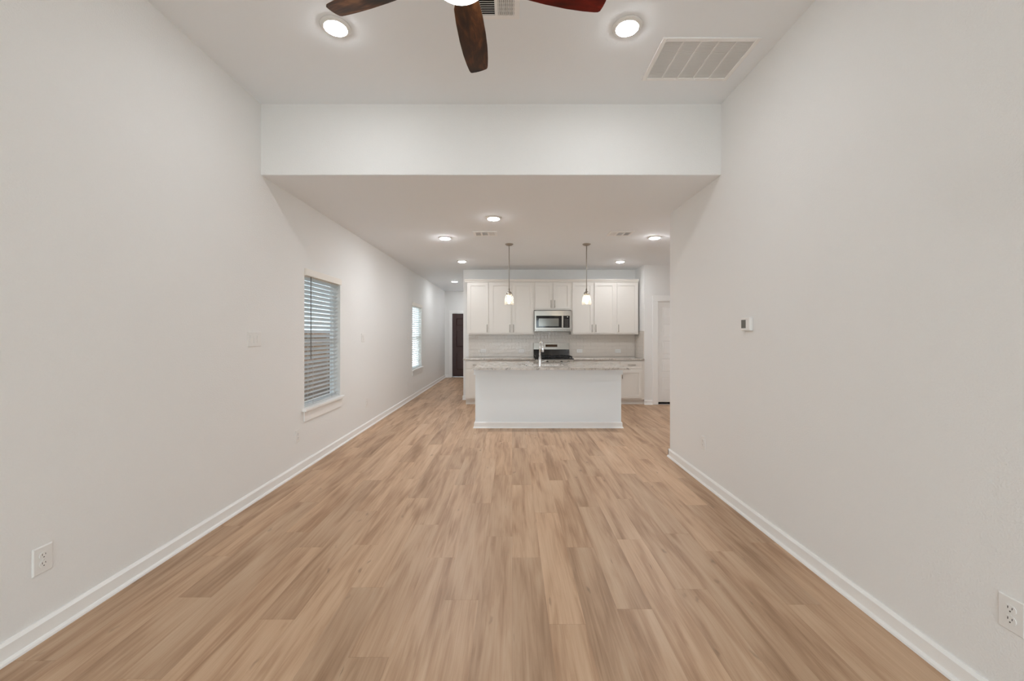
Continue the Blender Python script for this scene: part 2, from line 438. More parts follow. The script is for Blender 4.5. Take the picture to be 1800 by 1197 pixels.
baseboard('baseboard_pantry', [('y', YP, XS-0.0, 2.776, -1)], 'short white baseboard between cabinets and pantry door')
baseboard('baseboard_kitchen', [('y', YK, -1.04-BT, -0.925, -1)], 'short white baseboard left of the base cabinets')
baseboard('baseboard_entry', [('y', YD, XL+BT, FD[0]-0.10, -1)], 'short white baseboard beside the brown entry door')
baseboard('baseboard_back', [('y', YB, XL+BT, XR-BT, 1)], 'white baseboard on the wall behind the viewpoint')

# ------------------------------------------------------------------ windows in the left wall, with blinds
def portal(loc, rot, sx, sy):
    l = bpy.data.lights.new('window_portal', 'AREA'); l.shape = 'RECTANGLE'; l.size = sx; l.size_y = sy
    l.cycles.is_portal = True
    o = bpy.data.objects.new('window_portal', l); C.objects.link(o); o.location = loc; o.rotation_euler = rot
for k, (y0, y1) in WIN.items():
    lab = ('white vinyl window with sill in the long wall, nearest the living area' if k == 1
           else 'white vinyl window with sill in the long wall, beside the hallway')
    w = thing('window_%d' % k, (XL, (y0+y1)/2, WZ0), lab, 'window', kind='structure')
    xa, xb = XL-T+0.005, XL-T+0.05
    f = 0.04; zm = (WZ0+WZ1)/2
    G().box(xa, xb, y0, y0+f, WZ0, WZ1).box(xa, xb, y1-f, y1, WZ0, WZ1).box(xa, xb, y0+f, y1-f, WZ0, WZ0+f+0.02).box(xa, xb, y0+f, y1-f, WZ1-f, WZ1).build('window_frame', M['vinyl'], w, 0.003)
    G().box(xa+0.004, xb-0.004, y0+f, y1-f, zm-0.02, zm+0.02).build('meeting_rail', M['vinyl'], w, 0.002)
    G().box(xa+0.018, xa+0.024, y0+f, y1-f, WZ0+f+0.02, zm-0.02).build('pane', M['glass'], w)
    G().box(xa+0.018, xa+0.024, y0+f, y1-f, zm+0.02, WZ1-f).build('pane', M['glass'], w)
    G().box(XL-T+0.05, XL, y0+0.0005, y1-0.0005, WZ0+0.0005, WZ0+0.026).box(XL, XL+0.045, y0-0.05, y1+0.05, WZ0-0.004, WZ0+0.026).build('window_sill', M['trim'], w, 0.005)
    G().box(XL, XL+0.014, y0-0.02, y1+0.02, 0.488, WZ0-0.004).build('apron', M['trim'], w, 0.003)
    if k == 1: G().box(XL-T-0.006, XL-T-0.004, y0, y1, WZ0, WZ1).build('sky_dimmer', M['screen'], w)  # added tinted sheet that dims the daylight through this window
    portal((XL-0.06, (y0+y1)/2, (WZ0+WZ1)/2), (0, -PI/2, 0), WZ1-WZ0, y1-y0)
    # blind
    cx = XL-0.036
    bl = thing('window_blind', (cx, (y0+y1)/2, WZ0+0.027),
               'white two inch slatted blind in the window ' + ('closest to the living area' if k == 1 else 'farther back by the hallway'), 'window blind', 'slatted window blinds')
    v = G().box(XL-0.004, XL+0.022, y0+0.002, y1-0.004, 2.012, 2.086); 
    v.build('valance', M['blind'], bl, 0.004)
    G().box(cx-0.025, cx+0.025, y0+0.01, y1-0.01, 2.005, 2.045).build('headrail', M['blind'], bl)
    n = 29; z0 = WZ0+0.072; pitch = (1.992-z0)/(n-1); tl = math.radians(36)
    sl = G(); hw = 0.025; L2 = (y1-y0)/2-0.012; pts = []
    for t in (-1, -0.5, 0, 0.5, 1):
        u, h = t*hw, 0.003*(1-t*t)
        pts.append((u*math.cos(tl)-h*math.sin(tl)*0, u*math.sin(tl)+h))
    poly = pts+[(p[0], p[1]-0.0026) for p in pts[::-1]]
    sl.extrude(poly, 'y', -L2, L2)
    sm = sl.mesh('slat', M['slat'])
    for i in range(n):
        o = bpy.data.objects.new('slat', sm); C.objects.link(o); o.parent = bl
        o.location = (0, 0, z0+pitch*i-bl.location.z)
    G().box(cx-0.024, cx+0.024, y0+0.012, y1-0.012, WZ0+0.028, WZ0+0.046).build('bottom_rail', M['slat'], bl, 0.003)
    for yc in (y0+0.20, y1-0.22):
        G().tube([(cx+0.027, yc, WZ0+0.04), (cx+0.027, yc, 2.01)], 0.0016, 6).build('ladder_cord', M['cord'], bl)
        G().tube([(cx-0.027, yc, WZ0+0.04), (cx-0.027, yc, 2.01)], 0.0016, 6).build('ladder_cord', M['cord'], bl)
    if k == 1:
        G().tube([(cx+0.040, y0+0.13, 1.13), (cx+0.040, y0+0.13, 2.012)], 0.0045, 8).build('tilt_wand', M['wand'], bl)

# unseen windows behind the viewpoint, sized for the daylight wanted inside
for i, (a, b) in enumerate(BW):
    w = thing('window_%d' % (i+3), ((a+b)/2, YB, BZ[0]), ['left', 'middle', 'right'][i]+' unseen white framed window of three sized for daylight, behind the viewpoint', 'window', kind='structure')
    ya, yb = YB-T+0.01, YB-T+0.06; f = 0.05
    G().box(a, a+f, ya, yb, *BZ).box(b-f, b, ya, yb, *BZ).box(a+f, b-f, ya, yb, BZ[0], BZ[0]+f).box(a+f, b-f, ya, yb, BZ[1]-f, BZ[1]).build('window_frame', M['vinyl'], w)
    G().box(a+f, b-f, ya+0.02, ya+0.026, BZ[0]+f, BZ[1]-f).build('pane', M['glass'], w)
    G().box(a-0.04, b+0.04, YB, YB+0.03, BZ[0]-0.03, BZ[0]).build('window_sill', M['trim'], w)
    portal(((a+b)/2, YB-0.05, (BZ[0]+BZ[1])/2), (PI/2, 0, 0), b-a, BZ[1]-BZ[0])

# outside: lawn and fence
set_(G().box(-12, XL-T-0.02, -6, 20, -0.3, -0.2).build('lawn', M['grass']), 'green lawn strip seen through the blind', 'lawn', kind='structure')
set_(G().box(-12, 12, YB-9, YB-T-0.02, -0.16, -0.06).build('bounce_patio', mat('bounce_concrete', srgb(205,202,196), 0.9, var=0.1)), 'added unseen pale slab bouncing daylight into the windows behind the viewpoint', 'bounce_patio', kind='structure')  # unseen pale ground added to bounce daylight up into the room
fx = -4.6
fen = thing('wooden_fence', (fx, 8.0, -0.2), 'brown upright board fence seen outside through the blinds', 'fence')
pk = G().box(-0.01, 0.01, -0.068, 0.068, 0.03, 1.68).mesh('board', M['fence'])
yy = 3.0
while yy < 14:
    o = bpy.data.objects.new('board', pk); C.objects.link(o); o.parent = fen; o.location = (random.uniform(-.003,.003), yy-8.0, random.uniform(-.01,.01)); yy += 0.142
for z in (0.1, 0.75, 1.35): G().box(fx+0.012, fx+0.05, 2.9, 14, z-0.04, z+0.05).build('rail', M['fence'], fen)
for i in range(5): 
    y = 3.2+2.4*i; G().box(fx+0.052, fx+0.14, y-0.045, y+0.045, -0.2, 1.5).build('post', M['fence'], fen)

# ------------------------------------------------------------------ doors
def panel_door(parent, x0, x1, y, z0, z1, panels, m, th=0.035):
    """slab facing -Y with raised panels set in recesses; panels = (x0,x1,z0,z1) in world"""
    xs = sorted(set([x0, x1]+[p for q in panels for p in q[:2]])); zs = sorted(set([z0, z1]+[p for q in panels for p in q[2:]]))
    fr = G()
    for i in range(len(xs)-1):
        for j in range(len(zs)-1):
            cx, cz = (xs[i]+xs[i+1])/2, (zs[j]+zs[j+1])/2
            if not any(p[0] < cx < p[1] and p[2] < cz < p[3] for p in panels):
                fr.box(xs[i], xs[i+1], y, y+th, zs[j], zs[j+1])
    slab = fr.build('door_slab', m, parent)
    for p in panels:
        a, b, c, d = p; s = 0.028; r = 0.012
        v = [(a,y+r,c),(b,y+r,c),(b,y+r,d),(a,y+r,d),(a+s,y+0.003,c+s),(b-s,y+0.003,c+s),(b-s,y+0.003,d-s),(a+s,y+0.003,d-s),(a,y+th-.004,c),(b,y+th-.004,c),(b,y+th-.004,d),(a,y+th-.004,d)]
        f = [(0,1,5,4),(1,2,6,5),(2,3,7,6),(3,0,4,7),(4,5,6,7),(0,8,9,1),(1,9,10,2),(2,10,11,3),(3,11,8,0),(8,11,10,9)]
        G().add(v, f).build('panel', m, slab)
    return slab
d = thing('door_1', ((FD[0]+FD[1])/2, YD, 0), 'dark espresso brown six panel entry door at the hallway end', 'door', kind='structure')
x0, x1 = FD[0]+0.012, FD[1]-0.012; xm = (x0+x1)/2; pa = (x0+0.125, xm-0.05); pb = (xm+0.05, x1-0.125)
panel_door(d, x0, x1, YD+0.02, 0.025, FZ-0.012, [(a, b, c, e) for a, b in (pa, pb) for c, e in ((0.24, 0.80), (0.98, 1.52), (1.67, 1.90))], M['door'])
g = G()
for a, b, c, e in ((FD[0]-0.09, FD[0], 0, FZ), (FD[1], FD[1]+0.09, 0, FZ), (FD[0]-0.09, FD[1]+0.09, FZ, FZ+0.09)): g.box(a, b, YD-0.016, YD, c, e)
g.build('casing', M['trim'], d, 0.004)
G().box(FD[0], FD[0]+0.01, YD, YD+T-.01, 0, FZ).box(FD[1]-0.01, FD[1], YD, YD+T-.01, 0, FZ).box(FD[0]+.01, FD[1]-.01, YD, YD+T-.01, FZ-0.01, FZ).build('jamb', M['trim'], d)
G().box(FD[0], FD[1], YD-0.01, YD+T, 0, 0.022).build('threshold', M['steel'], d)
G().lathe([(0.0,-0.075),(0.024,-0.07),(0.03,-0.05),(0.02,-0.03),(0.012,-0.015),(0.03,-0.01),(0.03,0)], (x1-0.065, YD+0.02, 0.95), 'y', 20).build('door_knob', M['nickel'], d)
d = thing('door_2', ((PD[0]+PD[1])/2, YP, 0), 'white five panel pantry door right of the kitchen cabinets', 'door', kind='structure')
x0, x1 = PD[0]+0.012, PD[1]-0.012
panel_door(d, x0, x1, YP+0.045, 0.045, PZ-0.012, [(x0+0.095, x1-0.095, c, e) for c, e in ((0.265, 0.535), (0.635, 0.905), (0.990, 1.265), (1.355, 1.610), (1.705, 1.945))], M['trim'])
g = G()
for a, b, c, e in ((PD[0]-0.11, PD[0], 0, PZ), (PD[1], PD[1]+0.09, 0, PZ), (PD[0]-0.11, PD[1]+0.09, PZ, PZ+0.11)): g.box(a, b, YP-0.018, YP, c, e)
g.build('casing', M['trim'], d, 0.005)
G().box(PD[0], PD[0]+0.011, YP, YP+T-.01, 0, PZ).box(PD[1]-0.011, PD[1], YP, YP+T-.01, 0, PZ).box(PD[0]+.011, PD[1]-.011, YP, YP+T-.01, PZ-0.011, PZ).build('jamb', M['trim'], d)
G().box(PD[0]+.011, PD[1]-.011, YP+0.05, YP+0.08, 0, 0.043).build('gap_shade', M['dark'], d)  # dark strip put in for the shade under the door
G().lathe([(0.0,-0.075),(0.024,-0.07),(0.03,-0.05),(0.02,-0.03),(0.012,-0.015),(0.03,-0.01),(0.03,0)], (x1-0.065, YP+0.045, 0.95), 'y', 20).build('door_knob', M['nickel'], d)

# ------------------------------------------------------------------ cabinets
ST = 0.058
def shaker(parent, name, x0, x1, z0, z1, y, handle=None, th=0.02, m=None):
    """shaker front facing -Y, its outer face at y"""
    m = m or M['cab']; st = ST if z1-z0 > 0.25 else 0.0
    if st:
        dr = G().box(x0, x0+st, y, y+th, z0, z1).box(x1-st, x1, y, y+th, z0, z1).box(x0+st, x1-st, y, y+th, z0, z0+st).box(x0+st, x1-st, y, y+th, z1-st, z1).build(name, m, parent)
        G().box(x0+st, x1-st, y+0.013, y+th, z0+st, z1-st).build('panel', m, dr)
    else:
        dr = G().box(x0, x1, y, y+th, z0, z1).build(name, m, parent, 0.003)
    if handle:
        k, hx, hz = handle; l = 0.078
        h = G()
        if k == 'v':
            h.tube([(hx, y-0.03, hz-l), (hx, y-0.03, hz+l)], 0.0055, 8)
            for s in (-1, 1): h.tube([(hx, y, hz+s*l*0.72), (hx, y-0.03, hz+s*l*0.72)], 0.0045, 8)
        else:
            h.tube([(hx-l, y-0.03, hz), (hx+l, y-0.03, hz)], 0.0055, 8)
            for s in (-1, 1): h.tube([(hx+s*l*0.72, y, hz), (hx+s*l*0.72, y-0.03, hz)], 0.0045, 8)
        h.build('handle', M['nickel'], dr)
    return dr
UX = [-0.923, -0.466, 0.448, 1.210, 2.124, 2.581]
UF = 8.29; UZ0, UZ1 = 1.392, 2.462
ulab = ['white upper cabinet with one door at the hallway end',
        'white two door upper cabinet directly left of the microwave',
        'short white two door upper cabinet above the microwave',
        'white two door upper cabinet directly right of the microwave',
        'white upper cabinet with one door next to the pantry wall']
def fronts(root, x0, x1, z0, z1, y, nd, hz, hside=None):
    e = 0.021
    if nd == 1:
        hx = x1-e-0.024 if hside == 'r' else x0+e+0.024
        shaker(root, 'door', x0+e, x1-e, z0, z1, y, ('v', hx, hz))
    else:
        xm = (x0+x1)/2
        shaker(root, 'door', x0+e, xm-0.014, z0, z1, y, ('v', xm-0.014-0.024, hz))
        shaker(root, 'door', xm+0.014, x1-e, z0, z1, y, ('v', xm+0.014+0.024, hz))
for i in range(5):
    x0, x1 = UX[i], UX[i+1]; z0 = 1.888 if i == 2 else UZ0
    t = thing('upper_cabinet', ((x0+x1)/2, UF, z0), ulab[i], 'cabinet', 'white upper cabinets')
    G().box(x0, x1, UF, YK-0.013, z0, UZ1).build('body', M['cab'], t)
    fronts(t, x0, x1, z0+0.027, UZ1-0.02, UF-0.02, 2 if i in (1, 2, 3) else 1, z0+0.027+0.095, {0:'r', 4:'l'}.get(i))
# crown along the tops
g = G(); cp = [(UF+0.03, UZ1), (UF-0.022, UZ1), (UF-0.022, UZ1+0.012), (UF-0.048, UZ1+0.045), (UF-0.048, UZ1+0.055), (UF+0.03, UZ1+0.055)]
g.extrude(cp, 'x', UX[0]-0.045, UX[5])
g.extrude([(UX[0]+0.03, UZ1), (UX[0]-0.005, UZ1), (UX[0]-0.005, UZ1+0.012), (UX[0]-0.04, UZ1+0.045), (UX[0]-0.04, UZ1+0.055), (UX[0]+0.03, UZ1+0.055)], 'y', UF+0.03, YK)
struct('trim_1', g, M['cab'], 'white crown molding along the tops of the upper cabinets', 'molding')

BF = 8.01
blab = {0: 'white base cabinet with one drawer at the hallway end', 1: 'white base cabinet left of the range, mostly behind the island',
        3: 'white base cabinet right of the range, mostly behind the island', 4: 'white base cabinet with one drawer next to the pantry wall'}
for i in (0, 1, 3, 4):
    x0, x1 = UX[i], UX[i+1]
    if i == 4: x1 = XS-0.002
    t = thing('base_cabinet', ((x0+x1)/2, BF, 0), blab[i], 'cabinet', 'white base cabinets')
    G().box(x0, x1, BF, YK-0.013, 0.105, 0.884).box(x0+0.0, x1, BF+0.075, YK-0.013, 0.0, 0.105).build('body', M['cab'], t)
    G().box(x0, x1, BF+0.063, BF+0.075, 0.0, 0.098).build('toe_kick', M['cab'], t)
    e = 0.021; x1 = UX[i+1]
    if i in (0, 4):
        shaker(t, 'drawer', x0+e, x1-e, 0.718, 0.862, BF-0.02, ('h', (x0+x1)/2, 0.79))
        fronts(t, x0, x1, 0.135, 0.690, BF-0.02, 1, 0.595, 'l' if i == 4 else 'r')
    else:
        xm = (x0+x1)/2
        shaker(t, 'drawer', x0+e, xm-0.014, 0.718, 0.862, BF-0.02, ('h', (x0+e+xm)/2, 0.79))
        shaker(t, 'drawer', xm+0.014, x1-e, 0.718, 0.862, BF-0.02, ('h', (xm+x1-e)/2, 0.79))
        fronts(t, x0, x1, 0.135, 0.690, BF-0.02, 2, 0.595)
set_(G().box(-0.968, UX[2]-0.003, 7.965, YK-0.012, 0.884, 0.914).build('granite_countertop', M['granite'], None, 0.006, loc=(-0.26, 8.3, 0.884)), 'speckled grey granite countertop left of the range', 'countertop', 'granite countertops')
set_(G().box(UX[3]+0.003, XS-0.012, 7.965, YK-0.012, 0.884, 0.914).build('granite_countertop', M['granite'], None, 0.006, loc=(1.9, 8.3, 0.884)), 'speckled grey granite countertop right of the range', 'countertop', 'granite countertops')

# ------------------------------------------------------------------ backsplash
TB = YK-0.010
bs = set_(G().box(-0.925, XS, YK-0.004, YK, 0.90, 1.46).build('tile_backsplash', M['grout']), 'glossy beige subway tile backsplash across the kitchen wall', 'backsplash', kind='structure')
bs2 = set_(G().box(XS-0.004, XS, YP+0.002, YK-0.010, 0.90, 1.462).build('tile_backsplash', M['grout']), 'narrow return of glossy beige tile on the cabinet end wall', 'backsplash', kind='structure')
TH, TW, GP = 0.0765, 0.305, 0.0009
tm = {}
def tile(w, h, x, z, parent, side=False):
    key = (round(w, 3), round(h, 3), side)
    if key not in tm:
        a, b, e, t = w/2, h/2, 0.0016, 0.008
        v = [(-a,0,-b),(a,0,-b),(a,0,b),(-a,0,b),(-a,-t+e,-b),(a,-t+e,-b),(a,-t+e,b),(-a,-t+e,b),(-a+e,-t,-b+e),(a-e,-t,-b+e),(a-e,-t,b-e),(-a+e,-t,b-e)]
        f = [(0,1,5,4),(1,2,6,5),(2,3,7,6),(3,0,4,7),(4,5,9,8),(5,6,10,9),(6,7,11,10),(7,4,8,11),(8,9,10,11)]
        if side: v = [(y, -x2, z2) for x2, y, z2 in v]
        tm[key] = G().add(v, f).mesh('tile', M['tile'])
    o = bpy.data.objects.new('tile', tm[key]); C.objects.link(o); o.parent = parent
    t = random.uniform(-0.006, 0.006)
    if side: o.location = (XS-0.004, x, z); o.rotation_euler = (0, t, random.uniform(-.004,.004))
    else: o.location = (x, YK-0.004, z); o.rotation_euler = (t, 0, random.uniform(-.004,.004))
row = 0; z = 0.916
while z < 1.455:
    h = min(TH, 1.458-z)
    for par, lo, hi, side in ((bs, -0.923, XS-0.012, False), (bs2, YP+0.004, YK-0.016, True)):
        x = lo-TW*(0.5 if row % 2 else 0.0)
        while x < hi:
            a, b = max(x, lo)+GP/2, min(x+TW, hi)-GP/2
            if b-a > 0.012: tile(b-a, h-GP, (a+b)/2, z+h/2, par, side)
            x += TW
    z += TH; row += 1

# ------------------------------------------------------------------ range
rx0, rx1 = 0.452, 1.206; rxm = (rx0+rx1)/2
t = thing('gas_range', (rxm, YK, 0), 'stainless steel gas range with black grates under the microwave', 'range')
G().box(rx0, rx1, 7.99, 8.585, 0.02, 0.895).build('body', M['steel'], t, 0.004)
od = G().box(rx0+0.004, rx1-0.004, 7.955, 7.989, 0.19, 0.775).build('oven_door', M['steel'], t, 0.004)
G().box(rx0+0.11, rx1-0.11, 7.952, 7.956, 0.32, 0.62).build('oven_window', M['blackgl'], od)
h = G().tube([(rx0+0.06, 7.91, 0.735), (rx1-0.06, 7.91, 0.735)], 0.012, 10)
for x in (rx0+0.09, rx1-0.09): h.tube([(x, 7.956, 0.735), (x, 7.91, 0.735)], 0.009, 8)
h.build('oven_handle', M['steel'], od)
G().box(rx0+0.004, rx1-0.004, 7.96, 7.989, 0.03, 0.18).build('storage_drawer', M['steel'], t, 0.004)
fp = G().extrude([(7.945, 0.79), (7.99, 0.785), (7.99, 0.905), (7.965, 0.905)], 'x', rx0, rx1).build('control_panel', M['steel'], t, 0.003)
for i in range(5):
    x = rx0+0.10+i*(rx1-rx0-0.20)/4
    G().lathe([(0.0,-0.034),(0.017,-0.034),(0.020,-0.004),(0.024,0.0),(0.024,0.006)], (x, 7.953, 0.848), 'y', 20).build('knob', M['black'] if i % 2 else M['steel'], fp)
G().box(rx0-0.001, rx1+0.001, 7.962, 8.53, 0.896, 0.918).build('cooktop', M['black'], t, 0.005)
for i in range(3):
    a = rx0+0.012+i*(rx1-rx0-0.024)/3; b = a+(rx1-rx0-0.024)/3-0.006
    gr = G(); zt = 0.955
    for y in (7.99, 8.25, 8.50): gr.box(a, b, y-0.007, y+0.007, zt-0.016, zt)
    for x in (a+0.007, (a+b)/2, b-0.007): gr.box(x-0.006, x+0.006, 7.99, 8.50, zt-0.015, zt+0.003)
    for y in (8.0, 8.49):
        for x in (a+0.012, b-0.012): gr.box(x-0.008, x+0.008, y-0.008, y+0.008, 0.918, zt-0.015)
    gr.build('grate', M['iron'], t, 0.002)
for x, y in ((rx0+0.13, 8.12), (rx0+0.13, 8.38), (rxm, 8.25), (rx1-0.13, 8.12), (rx1-0.13, 8.38)):
    G().lathe([(0.0,0.022),(0.032,0.022),(0.036,0.016),(0.036,0.008),(0.05,0.006),(0.05,0.0)], (x, y, 0.917), 'z', 24).build('burner', M['iron'], t)
bgd = G().extrude([(8.530, 0.896), (8.605, 0.896), (8.605, 1.205), (8.560, 1.212), (8.545, 1.03), (8.530, 1.02)], 'x', rx0+0.0, rx1).build('backguard', M['steel'], t, 0.003)
G().extrude([(8.500, 0.922), (8.532, 0.922), (8.552, 1.075), (8.540, 1.075)], 'x', rx0+0.002, rx1-0.002).build('back_vent', M['black'], bgd)
G().extrude([(8.5515, 1.125), (8.558, 1.125), (8.562, 1.178), (8.5555, 1.178)], 'x', rxm-0.125, rxm+0.125).build('display', M['display'], bgd)

# ------------------------------------------------------------------ microwave
mx0, mx1, mz0, mz1, my = 0.452, 1.206, 1.452, 1.874, 8.205
t = thing('microwave', ((mx0+mx1)/2, YK, mz0), 'stainless steel over-the-range microwave with black glass door', 'microwave')
G().box(mx0, mx1, my+0.03, YK-0.013, mz0, mz1).build('body', M['steel'], t, 0.003)
dx1 = mx1-0.205
dr = G().box(mx0, mx1, my+0.001, my+0.029, mz0+0.03, mz1).build('door', M['steel'], t, 0.004)
G().box(mx0+0.035, mx0+0.548, my-0.002, my+0.004, mz0+0.075, mz0+0.318).build('black_frame', M['blackgl'], dr, 0.002)
G().box(mx0+0.085, mx0+0.492, my-0.0035, my-0.001, mz0+0.105, mz0+0.262).build('window', M['ovengl'], dr)
h = G().box(mx0+0.548, mx0+0.578, my-0.035, my-0.022, mz0+0.075, mz0+0.318)
for z in (mz0+0.09, mz0+0.30): h.box(mx0+0.555, mx0+0.571, my-0.022, my+0.004, z-0.01, z+0.01)
h.build('handle', M['steel'], dr, 0.004)
kp = G().box(mx0+0.585, mx0+0.712, my-0.002, my+0.004, mz0+0.075, mz0+0.318).build('control_panel', M['blackgl'], t, 0.002)
G().box(mx0+0.605, mx0+0.695, my-0.003, my-0.001, mz0+0.275, mz0+0.303).build('clock_display', M['blackgl'], kp)
G().box(mx0+0.662, mx0+0.676, my-0.0035, my-0.0015, mz0+0.288, mz0+0.298).build('status_light', mat('status_light', srgb(235,235,230), 0.4, emit=0.6), kp)
for r in range(6):
    for c in range(3):
        x = mx0+0.612+c*0.028; z = mz0+0.092+r*0.028
        G().box(x, x+0.019, my-0.0028, my-0.0018, z, z+0.014).build('button', M['key'], kp)
G().box(mx0, mx1, my+0.004, my+0.029, mz0, mz0+0.028).build('bottom_trim', M['steel'], t, 0.002)
g = G()
for i in range(16): g.box(mx0+0.03+i*0.044, mx0+0.06+i*0.044, my+0.0025, my+0.0045, mz0+0.004, mz0+0.010)
g.build('vent_slots', M['black'], t)

# ------------------------------------------------------------------ island
ix0, ix1, iy0, iy1 = -0.550, 1.625, 6.04, 6.92
t = thing('kitchen_island', ((ix0+ix1)/2, iy0, 0), 'white panelled kitchen island in front of the range', 'island')
G().box(ix0, ix1, iy0, iy1, 0, 0.884).build('body', M['island'], t)
g = G()
def wrap(gg, prof, z=None):
    n = len(prof)
    rings = []
    for (px, py, sx, sy) in ((ix0, iy1, -1, 0), (ix0, iy0, -1, -1), (ix1, iy0, 1, -1), (ix1, iy1, 1, 0)):
        rings.append([(px+sx*d, py+sy*d, zz) for d, zz in prof])
    v = [p for r in rings for p in r]; f = []
    for i in range(3):
        for j in range(n): f.append((i*n+j, (i+1)*n+j, (i+1)*n+(j+1) % n, i*n+(j+1) % n))
    f += [tuple(range(n)), tuple(range(3*n, 4*n))]
    return gg.add(v, f)
wrap(G(), [(0, 0.795), (0.019, 0.795), (0.019, 0.884), (0, 0.884)]).build('top_rail', M['island'], t)
wrap(G(), base_prof(0)).build('baseboard', M['trim'], t)
wrap(G(), shoe_prof()).build('shoe_molding', M['trim'], t)
for i in range(4):
    a = ix0+0.03+i*(ix1-ix0-0.06)/4; b = a+(ix1-ix0-0.06)/4-0.02
    G().box(a, b, iy1, iy1+0.02, 0.12, 0.86).build('door', M['cab'], t, 0.003)
sx0, sx1, sy0, sy1 = 0.05, 0.79, 6.17, 6.60
ctx0, ctx1, cty0, cty1 = -0.556, 1.690, 5.79, 6.985
g = G().box(ctx0, ctx1, cty0, sy0, 0.884, 0.914).box(ctx0, ctx1, sy1, cty1, 0.884, 0.914).box(ctx0, sx0, sy0, sy1, 0.884, 0.914).box(sx1, ctx1, sy0, sy1, 0.884, 0.914)
set_(g.build('granite_countertop', M['granite'], None, 0, loc=(0.55, 6.3, 0.884)), 'speckled grey granite countertop with sink cutout on the island', 'countertop', 'granite countertops')
t = thing('kitchen_sink', ((sx0+sx1)/2, (sy0+sy1)/2, 0.70), 'stainless undermount sink set into the island countertop', 'sink')
w = 0.006; a, b, c, e = sx0-0.004, sx1+0.004, sy0-0.004, sy1+0.004
G().box(a, b, c, e, 0.69, 0.69+w).box(a, a+w, c, e, 0.69+w, 0.8835).box(b-w, b, c, e, 0.69+w, 0.8835).box(a+w, b-w, c, c+w, 0.69+w, 0.8835).box(a+w, b-w, e-w, e, 0.69+w, 0.8835).build('basin', M['steel'], t)
G().lathe([(0.0,0.002),(0.03,0.002),(0.045,0.004),(0.05,0.0)], ((sx0+sx1)/2, (sy0+sy1)/2, 0.696), 'z', 24).build('drain', M['chrome'], t)
fxx, fy = 0.415, 6.06
t = thing('kitchen_faucet', (fxx, fy, 0.914), 'tall chrome gooseneck faucet standing on the island', 'faucet')
G().lathe([(0.0,0.0),(0.027,0.0),(0.027,0.006),(0.024,0.03),(0.021,0.10),(0.016,0.14),(0.0125,0.155),(0.0,0.155)], (fxx, fy, 0.914), 'z', 24).build('body', M['chrome'], t)
dx, dy = 0.32, 0.947; R = 0.085; zc = 0.914+0.295
pts = [(fxx, fy, 0.914+0.15), (fxx, fy, zc)]
for i in range(1, 13):
    a = PI*i/12*0.97
    r = R*(1-math.cos(a)); pts.append((fxx+dx*r, fy+dy*r, zc+R*math.sin(a)))
G().tube(pts, 0.012, 12).build('spout', M['chrome'], t)
p = pts[-1]
G().lathe([(0.0,0.0),(0.017,0.0),(0.019,0.01),(0.016,0.08),(0.0125,0.10),(0.0,0.10)], (p[0], p[1], p[2]-0.095), 'z', 20).build('spray_head', M['chrome'], t)
G().tube([(fxx+0.018, fy, 0.98), (fxx+0.045, fy, 0.985), (fxx+0.10, fy-0.01, 1.01)], [0.010, 0.008, 0.006], 10).build('lever', M['chrome'], t)
dxx, dyy = 0.212, 6.055
t = thing('soap_dispenser', (dxx, dyy, 0.914), 'small chrome soap dispenser left of the faucet', 'soap dispenser')
G().lathe([(0.0,0.0),(0.024,0.0),(0.024,0.006),(0.015,0.014),(0.012,0.05),(0.016,0.055),(0.016,0.078),(0.0,0.082)], (dxx, dyy, 0.914), 'z', 20).build('body', M['chrome'], t)
G().tube([(dxx, dyy, 0.985), (dxx+0.03, dyy+0.05, 0.99), (dxx+0.045, dyy+0.085, 0.972)], [0.008, 0.007, 0.006], 10).build('nozzle', M['chrome'], t)

# ------------------------------------------------------------------ pendants
def pendant(x, y):
    t = thing('pendant_light', (x, y, ZL), 'p', 'pendant light', 'pendant lights over the island')
    G().lathe([(0.0,0.0),(0.062,0.0),(0.062,-0.008),(0.045,-0.022),(0.012,-0.030),(0.0,-0.030)], (x, y, ZL), 'z', 32).build('canopy', M['nickel'], t)
    G().tube([(x, y, ZL-0.028), (x, y, 2.07)], 0.0055, 10).build('rod', M['nickel'], t)
    G().lathe([(0.0,2.095),(0.012,2.09),(0.014,2.05),(0.035,2.035),(0.040,2.018),(0.045,2.004),(0.0,2.004)], (x, y, 0), 'z', 24).build('socket_cap', M['nickel'], t)
    pr = [(0.040,2.004),(0.052,1.985),(0.063,1.955),(0.070,1.915),(0.072,1.875),(0.071,1.845)]
    pr += [(r-0.0025, h) for r, h in pr[::-1]]
    gg = G(); n = 36; m = len(pr); v = []; f = []
    for k in range(n):
        a = 2*PI*k/n; v += [(x+r*math.cos(a), y+r*math.sin(a), h) for r, h in pr]
    for k in range(n):
        for j in range(m): f.append((k*m+j, ((k+1) % n)*m+j, ((k+1) % n)*m+(j+1) % m, k*m+(j+1) % m))
    gg.add(v, f, True).build('glass_shade', M['shade'], t)
    bu = G().lathe([(0.0,1.866),(0.010,1.868),(0.018,1.885),(0.021,1.91),(0.018,1.945),(0.014,1.98),(0.0,1.984)], (x, y, 0), 'z', 20).build('bulb', M['bulb'], t)
    G().lathe([(0.014,1.978),(0.015,2.004)], (x, y, 0), 'z', 16).build('socket', M['nickel'], bu)
    return t
pl = pendant(-0.046, 6.17); pl['label'] = 'nickel pendant with clear bell glass shade, nearer the hallway'
dup(pl, (1.133, 6.17, ZL), 'nickel pendant with clear bell glass shade, nearer the pantry')

